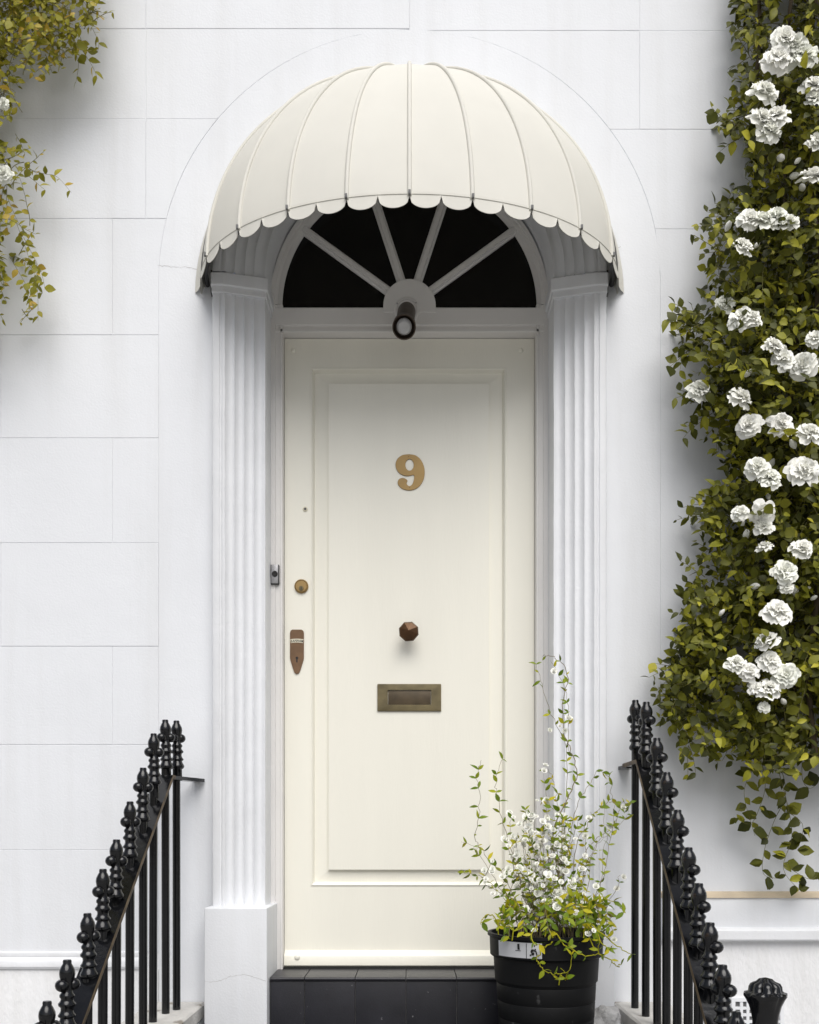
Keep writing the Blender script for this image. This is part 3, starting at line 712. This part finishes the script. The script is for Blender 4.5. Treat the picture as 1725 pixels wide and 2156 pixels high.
def shoot(leaves, stems, p0, dirn, length, size, nvar, inside=None, gap=.026, droop=.5, face=Vector((0, -1, .5)), stray=.42, rad=.0012, jit=.55):
    """a twig with alternating leaves; stops when it leaves the plant's outline"""
    p = Vector(p0); d = Vector(dirn).normalized(); pts = [p.copy()]; n = max(2, int(length / gap)); side = 1
    for i in range(n):
        d = (d + Vector((0, 0, -droop * gap * 4)) + rvec(.10)).normalized(); p = p + d * gap
        if p.y > -.012: p.y = -.012
        if inside and not inside(*px_of(p)) and random.random() > stray: break
        pts.append(p.copy())
        sd = d.cross(Vector((0, -1, .2))).normalized() * side; side = -side
        ld = (d * .5 + sd * .9 + rvec(.28)).normalized(); nm = (face + rvec(jit)).normalized()
        leaves.append((frame_mat(p, ld, nm, size * random.triangular(.45, 1.55, .85)), random.randrange(nvar)))
    if len(pts) > 2: stems.append((pts, rad))
def emit_stems(plant, stems, mat, name='twigs'):
    bm = bmesh.new()
    for pts, r in stems: tube_bm(bm, pts, [r * (1 - .6 * i / len(pts)) for i in range(len(pts))], 4, False)
    o = from_bm(name, bm, mat, plant, True); o['kind'] = 'stuff'; return o
# ---- double white blossoms: ruffled petal rosettes
def petal_grid(bm, Mx, L, Wd, cup, ruf, seed):
    n = 4; g = []
    for i in range(n + 1):
        v = i / n; row = []
        for j in range(n + 1):
            u = j / n * 2 - 1; w_ = Wd * (.25 + .75 * math.sin(min(1, v * 1.15) * math.pi / 2)) * (1 if v < .9 else .82)
            x = u * w_; y = L * v * (1 - .10 * u * u * v); z = cup * L * v * v + .10 * L * u * u * (1 - v) + .75 * ruf * L * v * (noise.noise(Vector((u * 2.2 + seed, v * 2.5, seed * 1.7))) + .45 * v * noise.noise(Vector((u * 6 + seed, v * 3, seed))))
            row.append(bm.verts.new(Mx @ Vector((x, y, z))))
        g.append(row)
    for a, b in zip(g, g[1:]):
        for j in range(n): bm.faces.new((a[j], a[j + 1], b[j + 1], b[j]))
def blossom_mesh(seed):
    rnd = random.Random(seed); bm = bmesh.new()
    for n, tilt, L, Wd, cup, ruf, z in ((8, 4, 1.0, .40, -.25, .34, 0), (9, 18, .86, .33, -.15, .40, .09), (9, 33, .70, .28, -.10, .48, .17), (8, 48, .54, .24, -.05, .55, .24), (7, 64, .38, .18, .0, .6, .28), (4, 80, .26, .14, 0, .6, .30)):
        off = rnd.random() * 6.28
        for k in range(n):
            a = off + 2 * math.pi * k / n + rnd.uniform(-.2, .2)
            Mx = Matrix.Translation((0, 0, z)) @ Matrix.Rotation(a, 4, 'Z') @ Matrix.Translation((0, .05, 0)) @ Matrix.Rotation(R(tilt + rnd.uniform(-12, 12)), 4, 'X')
            petal_grid(bm, Mx, L * rnd.uniform(.85, 1.1), Wd * rnd.uniform(.85, 1.15), cup, ruf, rnd.random() * 50)
    me = bpy.data.meshes.new('blossom'); bm.to_mesh(me); bm.free(); me.polygons.foreach_set('use_smooth', [True] * len(me.polygons)); me.materials.append(M['petal'])
    return me
BLOSSOMS = [blossom_mesh(s) for s in range(6)]
def blossom(plant, px, py, r, d, face=None):
    f = (face or Vector((-.12, -1, .58))) + rvec(.28); p = W(px, py, d); s = r * 1.06 * d / F
    o = bpy.data.objects.new('blossom', random.choice(BLOSSOMS)); COL.objects.link(o); o.parent = plant; o.matrix_parent_inverse = Matrix.Translation(-plant.location)
    o.matrix_basis = frame_mat(p, f.orthogonal(), f.normalized(), s) @ Matrix.Rotation(random.random() * 6, 4, 'Z')
    return p
def lerp_tab(tab_, y):
    if y <= tab_[0][0]: return tab_[0][1]
    for (a, va), (b, vb) in zip(tab_, tab_[1:]):
        if y <= b: return va + (vb - va) * (y - a) / (b - a)
    return tab_[-1][1]
def flat_rot(m): return m

# ---- right: climbing rose
rose = thing('climbing_rose', 'large climbing rose with white double blossoms covering the wall right of the door', 'climbing plant', (.95, -.12, 0))
LB = [(-300, 1560), (0, 1562), (60, 1572), (120, 1556), (170, 1580), (230, 1545), (262, 1525), (310, 1590), (370, 1588), (420, 1535), (445, 1510), (520, 1500), (600, 1505), (640, 1470), (672, 1425), (700, 1425), (740, 1440), (775, 1500), (815, 1478), (840, 1465), (880, 1500), (930, 1530), (1010, 1530), (1045, 1490), (1075, 1490), (1130, 1515), (1180, 1500), (1240, 1455), (1300, 1440), (1360, 1432), (1400, 1412), (1470, 1410), (1520, 1425), (1580, 1445), (1600, 1480), (1640, 1600)]
def in_rose(px, py):
    if px < lerp_tab(LB, py): return False
    bot = 1590 if px < 1500 else 1560 if px < 1590 else 1625 if px < 1680 else 1600
    if py > bot: return False
    return True
leaves, stems = [], []
LR = leaf_set('leaf', M['leaf_rose'], [(1.05, .25, .25, 0), (.85, .5, .45, .2), (1.2, .15, .15, -.2), (.75, .35, .1, .3)])
rs = random.Random(3)
mains = []
for k, x in enumerate((1600, 1660, 1720, 1790, 1860, 1930)):   # main canes up the wall
    pts = [W(x + 28 * noise.noise(Vector((k * 3.1, py / 260, 0))) * 1.6, py, 3.0 - .05 * (k % 3)) for py in range(1600, -420, -90)]
    pts = smooth_path(pts, 3); mains.append(pts); tube('cane', pts, [.0075 * (1 - .6 * i / len(pts)) + .002 for i in range(len(pts))], M['stem'], rose, 7)
made = 0
while made < 2700:
    px = rs.uniform(1420, 2010); py = rs.uniform(-380, 1620)
    if not in_rose(px, py): continue
    dens = noise.noise(Vector((px / 75, py / 75, 4.2)))
    if dens < (.0 if px < lerp_tab(LB, py) + 70 else (.12 if px < 1700 else -.1) if py < 410 else -.14 if px < 1640 else -.3): continue
    made += 1
    lim = min(1., (px - lerp_tab(LB, py)) / 110); dep = rs.uniform(2.98 - .15 * lim, 3.03)
    dirn = Vector((rs.gauss(-.25, .7), rs.gauss(-.25, .45), rs.gauss(-.1, .7)))
    shoot(leaves, stems, W(px, py, dep), dirn, rs.uniform(.09, .28), .0305, 4, in_rose, .018, .35)
# edge shoots that stand out from the mass
for a, b, ln in (((1470, 690), (1392, 682), 7), ((1480, 660), (1425, 660), 6), ((1460, 720), (1425, 790), 5), ((1500, 820), (1430, 835), 6), ((1500, 870), (1440, 905), 6), ((1520, 880), (1498, 955), 6), ((1530, 1040), (1470, 1045), 6), ((1520, 1060), (1440, 1088), 5), ((1530, 1070), (1475, 1110), 6),
                 ((1580, 240), (1510, 250), 6), ((1590, 270), (1525, 310), 6), ((1600, 170), (1548, 190), 5), ((1600, 40), (1550, 60), 5), ((1540, 430), (1498, 425), 4), ((1530, 470), (1492, 490), 5), ((1500, 1260), (1435, 1245), 6), ((1480, 1330), (1422, 1340), 6), ((1470, 1400), (1398, 1405), 7), ((1470, 1440), (1400, 1475), 7), ((1470, 1500), (1412, 1530), 7), ((1450, 1570), (1452, 1640), 6), ((1480, 1560), (1500, 1600), 5), ((1545, 1530), (1545, 1622), 6), ((1570, 1560), (1572, 1610), 5)):
    p, q = W(*a, 2.93), W(*b, 2.90); v = q - p
    for rep in range(2): shoot(leaves, stems, p, v + rvec(.015), v.length * rs.uniform(.8, 1.05), .032, 4, None, v.length / ln, .12, jit=.5)
for k in range(90):
    py = rs.uniform(-40, 1580); px = lerp_tab(LB, py) + rs.uniform(10, 60)
    shoot(leaves, stems, W(px, py, rs.uniform(2.9, 2.98)), Vector((-1, rs.gauss(-.2, .3), rs.gauss(-.1, .7))), rs.uniform(.05, .13), .026, 4, None, .015, .5)
bud = bpy.data.meshes.new('bud'); bm = bmesh.new(); lathe_bm(bm, [(.001, -.012), (.005, -.008), (.008, 0), (.0075, .006), (.004, .013), (.0005, .016)], 8); bm.to_mesh(bud); bm.free()
bud.polygons.foreach_set('use_smooth', [True] * len(bud.polygons)); bud.materials.append(M['petal'])
for k in range(26):
    py = rs.uniform(20, 1540); px = rs.uniform(max(1500, lerp_tab(LB, py) + 15), 1720); p = W(px, py, rs.uniform(2.79, 2.86)); f = Vector((rs.gauss(0, .5), -.6, rs.gauss(.4, .5)))
    o = bpy.data.objects.new('bud', bud); COL.objects.link(o); o.parent = rose; o.matrix_parent_inverse = Matrix.Translation(-rose.location); o.matrix_basis = frame_mat(p, f.orthogonal(), f.normalized(), rs.uniform(.8, 1.4))
    stems.append(([p - f.normalized() * .07 + Vector((0, .05, 0)), p - f.normalized() * .03, p - f.normalized() * .009], .0013))
# strands trailing below
for path in ([(1600, 1590), (1612, 1650), (1600, 1700), (1580, 1735), (1545, 1720)], [(1640, 1600), (1655, 1670), (1630, 1730), (1610, 1790), (1608, 1840), (1640, 1850)], [(1630, 1590), (1655, 1680), (1668, 1760), (1650, 1830), (1690, 1880)], [(1690, 1590), (1690, 1640), (1705, 1660), (1722, 1650)], [(1650, 1820), (1700, 1850), (1720, 1845)], [(1600, 1600), (1575, 1640), (1568, 1680), (1590, 1760)], [(1640, 1700), (1690, 1735), (1680, 1790)], [(1780, 1580), (1790, 1700), (1770, 1800)]):
    pts = smooth_path([W(*p, 2.93 + .05 * rs.random()) for p in path], 5); stems.append((pts, .0012))
    acc = 0; side = 1
    for a, b in zip(pts, pts[1:]):
        acc += (b - a).length
        if acc > .022:
            acc = 0; side = -side; d_ = (b - a).normalized(); sd = d_.cross(Vector((0, -1, 0))) * side
            for _ in range(rs.choice((1, 2, 2))):
                leaves.append((frame_mat(b, (d_ * .4 + sd + rvec(.35)).normalized(), (Vector((0, -1, .35)) + rvec(.4)).normalized(), .040 * rs.uniform(.6, 1.35)), rs.randrange(4)))
FLW = [(1650, 85, 28), (1636, 128, 30), (1690, 122, 30), (1675, 95, 24), (1607, 197, 30), (1712, 185, 26), (1716, 212, 22), (1603, 252, 27), (1634, 250, 28), (1620, 278, 26), (1720, 305, 26), (1712, 375, 28), (1575, 465, 24), (1605, 468, 26), (1635, 460, 26), (1660, 470, 22), (1563, 523, 24), (1528, 640, 20), (1562, 672, 26), (1582, 676, 24), (1628, 732, 24), (1648, 758, 24), (1692, 770, 28), (1472, 825, 25), (1558, 842, 27), (1578, 898, 27), (1643, 895, 27), (1703, 915, 28), (1594, 985, 25), (1621, 1010, 24), (1692, 992, 33), (1605, 1080, 25), (1608, 1110, 20), (1560, 1080, 18), (1610, 1153, 17), (1687, 1158, 25), (1652, 1205, 27), (1656, 1236, 15), (1635, 1290, 30), (1616, 1352, 26), (1620, 1393, 24), (1653, 1423, 28), (1550, 1402, 25), (1576, 1415, 22), (1618, 1453, 26), (1592, 1450, 16), (1718, 715, 20), (1610, 1490, 13),
       (1790, 140, 28), (1830, 420, 28), (1780, 620, 26), (1800, 860, 28), (1775, 1100, 27), (1820, 1300, 28), (1780, 1440, 26), (1620, -120, 28), (1700, -60, 28)]
for px, py, r in FLW:
    d = 2.745 if px > 1540 else 2.87
    p = blossom(rose, px, py, r, d)
    stems.append(([p + Vector((.01, .12, .02)), p + Vector((.004, .06, 0)), p + Vector((0, .005, 0))], .0016))
    for k in range(3): leaves.append((frame_mat(p + Vector((0, .03, 0)), Vector((rs.gauss(0, 1), .2, rs.gauss(-.2, 1))), Vector((0, -1, .4)) + rvec(.3), .036 * rs.uniform(.8, 1.2)), rs.randrange(4)))
emit_leaves(rose, leaves, LR, M['leaf_rose']); emit_stems(rose, stems, M['stem_green'])

# ---- left: trailing creeper at the top corner
crp = thing('trailing_creeper', 'pale green creeper hanging down the wall at the left', 'climbing plant', (-1.4, -.1, 2.0))
RBND = [(-300, 215), (0, 212), (60, 205), (95, 190), (120, 150), (150, 110), (180, 70), (250, 66), (300, 70), (345, 62), (420, 62), (470, 72), (520, 90), (570, 98), (620, 96), (660, 88), (680, 70)]
def in_crp(px, py):
    if py > 678 or px > lerp_tab(RBND, py): return False
    if px > 8 and py > 430 and px < 30: return py < 520 and random.random() < .5
    return True
leaves, stems = [], []
LL = leaf_set('leaf', M['leaf_left'], [(1.0, .18, .2, 0), (.8, .3, .35, .1), (1.15, .1, .1, -.1)])
for k, x in enumerate((-60, -110, -20)):
    pts = smooth_path([W(x + 30 * noise.noise(Vector((k * 5.3, py / 200, 1))), py, 2.97) for py in range(560 if k == 2 else 700, -420, -100)], 3)
    tube('cane', pts, [.0028] * len(pts), M['stem_green'], crp, 6)
made = 0
while made < 1150:
    px = rs.uniform(-330, 215); py = rs.uniform(-350, 670)
    if not in_crp(px, py): continue
    if py > 150 and rs.random() < .45: continue
    if py > 160 and px > 0 and noise.noise(Vector((px / 40, py / 40, 8))) < .05: continue
    made += 1
    shoot(leaves, stems, W(px, py, rs.uniform(2.86, 3.0)), Vector((rs.gauss(.2, .6), rs.gauss(-.2, .3), rs.gauss(-.5, .6))), rs.uniform(.06, .18), .023, 3, in_crp, .015, .6)
for path in ([(150, 90), (165, 130), (160, 172)], [(170, 100), (195, 140), (205, 165)], [(40, 350), (90, 365), (120, 372), (150, 405)], [(60, 370), (95, 400)], [(35, 470), (60, 540), (78, 600), (80, 675)], [(50, 500), (85, 570), (95, 610)], [(20, 540), (55, 600), (70, 640)], [(10, 400), (30, 450), (50, 490)], [(195, 60), (208, 90), (205, 110)], [(10, 560), (6, 610)]):
    pts = smooth_path([W(*p, 2.95) for p in path], 6); stems.append((pts, .0009)); acc = 0; side = 1
    for a, b in zip(pts, pts[1:]):
        acc += (b - a).length
        if acc > .013:
            acc = 0; side = -side; d_ = (b - a).normalized(); sd = d_.cross(Vector((0, -1, 0))) * side
            leaves.append((frame_mat(b, (d_ * .5 + sd + rvec(.4)).normalized(), (Vector((0, -1, .3)) + rvec(.45)).normalized(), .026 * rs.uniform(.6, 1.3)), rs.randrange(3)))
for px, py, r in ((6, 368, 20), (8, 218, 12), (-40, 120, 22), (-60, 300, 22)): blossom(crp, px, py, r, 2.84, Vector((.2, -1, .1)))
emit_leaves(crp, leaves, LL, M['leaf_left']); emit_stems(crp, stems, M['stem_green'])

# ---- pot
PD = 2.74; pxc = WX(1150, PD); pyc = PD - DW
pot = thing('flower_pot', 'black plastic flower pot with wide rim on the step right of the door', 'pot', (pxc, pyc, land))
rz = WZ(1962, PD); rr = 119 * PD / F; zb_ = land; rb = 96 * PD / F
h = rz - zb_
prof = [(rb * .9, 0), (rb * .97, .002), (rb, .006)]
for k in range(1, 6):
    t = k / 6; z = h * .86 * t; r = rb + (rr * .905 - rb) * t
    prof += [(r - .0002, z - .003), (r - .0014, z), (r + .0004, z + .003)]
prof += [(rr * .915, h * .80), (rr * .965, h * .805), (rr * .985, h * .815), (rr * .995, h * .965), (rr * 1.03, h * .975), (rr * 1.03, h), (rr * .97, h), (rr * .94, h * .9), (rr * .9, h * .6)]
lathe('pot_body', prof, M['pot'], pot, 64, Matrix.Translation((pxc, pyc, zb_)), R(35))
lathe('soil', [(rr * .93, h * .86), (rr * .9, h * .885), (rr * .4, h * .9), (.001, h * .9)], M['soil'], pot, 32, Matrix.Translation((pxc, pyc, zb_)))
# pale label wrapped on the rim, with its printed plant drawing
def on_rim(a, z, o=.0012): 
    r = rr * (.985 + .01 * (z - h * .815) / (h * .15)) + o; return Vector((pxc + r * math.sin(a), pyc - r * math.cos(a), zb_ + z))
la = [R(-62 + 50 * k / 14) for k in range(15)]
V = [on_rim(a, z) for a in la for z in (h * .83, h * .955)]
lb = raw('label', V, [(2 * i, 2 * i + 2, 2 * i + 3, 2 * i + 1) for i in range(14)], M['potlabel'], pot, True)
def ink(pts):                                              # small printed marks
    n_ = len(pts); raw('print', [on_rim(R(a), h * z, .0020) for a, z in pts], [tuple(range(n_))], M['dark'], lb)
ink([(-27.5, .83), (-26.9, .83), (-26.9, .95), (-27.5, .95)]); ink([(-39, .885), (-33, .885), (-33, .89), (-39, .89)])
ink([(-36.5, .895), (-34, .895), (-34.5, .945), (-36.8, .94)])
for k in range(22):
    a, z = rs.gauss(-19.5, 2.4), rs.gauss(.895, .026); z = min(.945, max(.84, z)); q = rs.uniform(.5, 1.1)
    ink([(a + q * math.cos(t), z + q * .011 * math.sin(t)) for t in [6.28 * i / 6 for i in range(6)]])
# ---- plant in the pot
pl = thing('potted_shrub', 'wispy flowering shrub with small white blossoms in the black pot', 'plant', (pxc, pyc, rz - .03))
leaves, stems, flowers = [], [], []
LP = leaf_set('leaf', M['leaf_pot'], [(.62, .25, .25, 0), (.5, .35, .45, .15), (.75, .15, .1, -.1)])
def strand(path, r, dstart, dend, leafgap, size, p_leaf=1., p_fl=0., lset=3, col=None):
    n = len(path); pts = smooth_path([W(*p, dstart + (dend - dstart) * i / (n - 1)) for i, p in enumerate(path)], 6)
    pts = [p + rvec(.0022) for p in pts]; pts[0] -= Vector((0, 0, .03))
    (stems if col is None else col).append((pts, r)); acc = 0; side = 1; L0 = sum((b - a).length for a, b in zip(pts, pts[1:])); s = 0
    for a, b in zip(pts, pts[1:]):
        l_ = (b - a).length; acc += l_; s += l_
        if acc > leafgap and s > .25 * L0:
            acc = 0; side = -side; d_ = (b - a).normalized()
            if rs.random() < p_leaf:
                for _ in range(rs.choice((1, 2, 2))):
                    side = -side; sd = d_.cross(Vector((0, -1, 0))).normalized() * side
                    leaves.append((frame_mat(b, (d_ * .6 + sd * .8 + rvec(.35)).normalized(), (Vector((0, -1, .5)) + rvec(.5)).normalized(), size * rs.uniform(.6, 1.3)), rs.randrange(lset)))
            if rs.random() < p_fl:
                for _ in range(rs.choice((1, 2, 3))): flowers.append(b + rvec(.012))
    return pts
hero = [([(1170, 1960), (1175, 1850), (1165, 1760), (1190, 1690), (1213, 1640), (1205, 1585), (1188, 1545), (1186, 1480), (1195, 1420), (1170, 1385), (1145, 1380)], .0022), ([(1175, 1960), (1180, 1800), (1195, 1600), (1160, 1500), (1140, 1440), (1128, 1400)], .0012), ([(1195, 1560), (1198, 1500), (1188, 1440), (1160, 1392)], .001),
        ([(1120, 1960), (1095, 1850), (1068, 1760), (1050, 1690), (1046, 1640), (1060, 1595)], .0015), ([(1110, 1960), (1070, 1860), (1020, 1800), (1002, 1760), (1010, 1700), (1006, 1640), (1012, 1600)], .0012), ([(1130, 1960), (1060, 1880), (1010, 1800), (1000, 1785), (970, 1772)], .001), ([(1110, 1960), (1050, 1880), (1020, 1850), (985, 1838), (970, 1830)], .001),
        ([(1180, 1950), (1195, 1800), (1215, 1700), (1240, 1655), (1262, 1625), (1285, 1640), (1290, 1680)], .0013), ([(1200, 1950), (1210, 1800), (1240, 1730), (1280, 1690), (1310, 1695), (1332, 1690)], .0013), ([(1190, 1950), (1230, 1800), (1290, 1740), (1310, 1690), (1325, 1700)], .0012), ([(1200, 1950), (1240, 1820), (1262, 1770), (1300, 1745), (1320, 1715)], .001), ([(1210, 1960), (1260, 1870), (1280, 1800), (1290, 1740), (1295, 1690)], .0012), ([(1220, 1960), (1250, 1900), (1268, 1850), (1272, 1780), (1300, 1725)], .001),
        ([(1180, 1960), (1190, 1760), (1172, 1690), (1165, 1640), (1150, 1620)], .0012), ([(1185, 1960), (1170, 1740), (1152, 1680), (1148, 1640)], .001), ([(1200, 1960), (1225, 1850), (1250, 1790), (1270, 1760), (1275, 1700)], .001)]
cp = PD
for path, r in hero: strand(path, r, cp - .02, cp + rs.uniform(-.1, .12), .022, .022, .8, .10)
for k in range(44):                                        # the bushy middle, with most of the flowers
    bx = rs.uniform(1080, 1230); tx = rs.gauss(1150, 62); ty = rs.uniform(1680, 1880); mx_ = (bx + tx) / 2 + rs.uniform(-30, 30)
    strand([(bx, 1962), (mx_, (1960 + ty) / 2 + 20), (tx + rs.uniform(-15, 15), ty + 40), (tx, ty)], .0013, cp + rs.uniform(-.08, .08), cp + rs.uniform(-.13, .13), .017, .018, .75, .62)
for k in range(26):                                        # leaves arching over the rim
    bx = rs.uniform(1060, 1250); s = 1 if rs.random() < .72 else -1; ex = bx + s * rs.uniform(20, 70)
    strand([(bx, 1955), (bx + s * 12, 1915 + rs.uniform(-20, 20)), (ex - s * 10, 1905 + rs.uniform(-20, 30)), (ex, 1945 + rs.uniform(-10, 45))], .0013, cp - .05, cp - rs.uniform(.12, .19), .016, .026, .95, .12)
tend = []
for path in ([(1150, 1950), (1165, 1980), (1140, 2000), (1132, 2025), (1150, 2045), (1180, 2052), (1200, 2040), (1205, 2005), (1195, 1985)], [(1180, 2052), (1190, 2062), (1195, 2050), (1183, 2040)], [(1160, 1955), (1190, 1990), (1225, 2010), (1258, 2005), (1262, 1975)], [(1230, 1950), (1255, 2000), (1280, 2020), (1300, 2035), (1305, 2030)], [(1240, 1940), (1280, 1975), (1310, 2000), (1330, 2010)], [(1230, 1940), (1270, 1985), (1282, 2000), (1290, 1990)], [(1240, 1900), (1270, 1890), (1300, 1905), (1318, 1922)], [(1130, 1940), (1120, 1980), (1135, 1990)], [(1050, 1945), (1030, 1925), (1018, 1935), (1012, 1945)], [(1080, 1960), (1060, 1945), (1040, 1935)]):
    strand(path, .0022, cp - .16, cp - .21, .026, .024, .6, 0, 3, tend)
def small_flower():
    bm = bmesh.new(); rnd = random.Random(9)
    for n, tilt, L in ((6, 15, 1), (5, 45, .9), (4, 72, .75)):
        for k in range(n): 
            Mx = Matrix.Rotation(2 * math.pi * k / n + tilt, 4, 'Z') @ Matrix.Rotation(R(tilt), 4, 'X')
            g = [bm.verts.new(Mx @ Vector(v)) for v in ((-.12, .05, 0), (.12, .05, 0), (.5 * L, .6 * L, .12), (-.5 * L, .6 * L, .12), (.28 * L, L, .2), (-.28 * L, L, .2))]
            bm.faces.new((g[0], g[1], g[2], g[3])); bm.faces.new((g[3], g[2], g[4], g[5]))
    me = bpy.data.meshes.new('flower'); bm.to_mesh(me); bm.free(); me.polygons.foreach_set('use_smooth', [True] * len(me.polygons)); me.materials.append(M['petal']); return me
SF = small_flower()
rs.shuffle(flowers)
for p in flowers[:300]:
    o = bpy.data.objects.new('flower', SF); COL.objects.link(o); o.parent = pl; o.matrix_parent_inverse = Matrix.Translation(-pl.location)
    f = Vector((0, -1, .7)) + rvec(.3); o.matrix_basis = frame_mat(p, f.orthogonal(), f.normalized(), .0098 * rs.uniform(.6, 1.4)) @ Matrix.Rotation(rs.random() * 6, 4, 'Z')
emit_leaves(pl, leaves, LP, M['leaf_pot']); emit_stems(pl, stems, M['stem_thin'], 'stems'); emit_stems(pl, tend, M['leaf_pot'], 'tendrils')
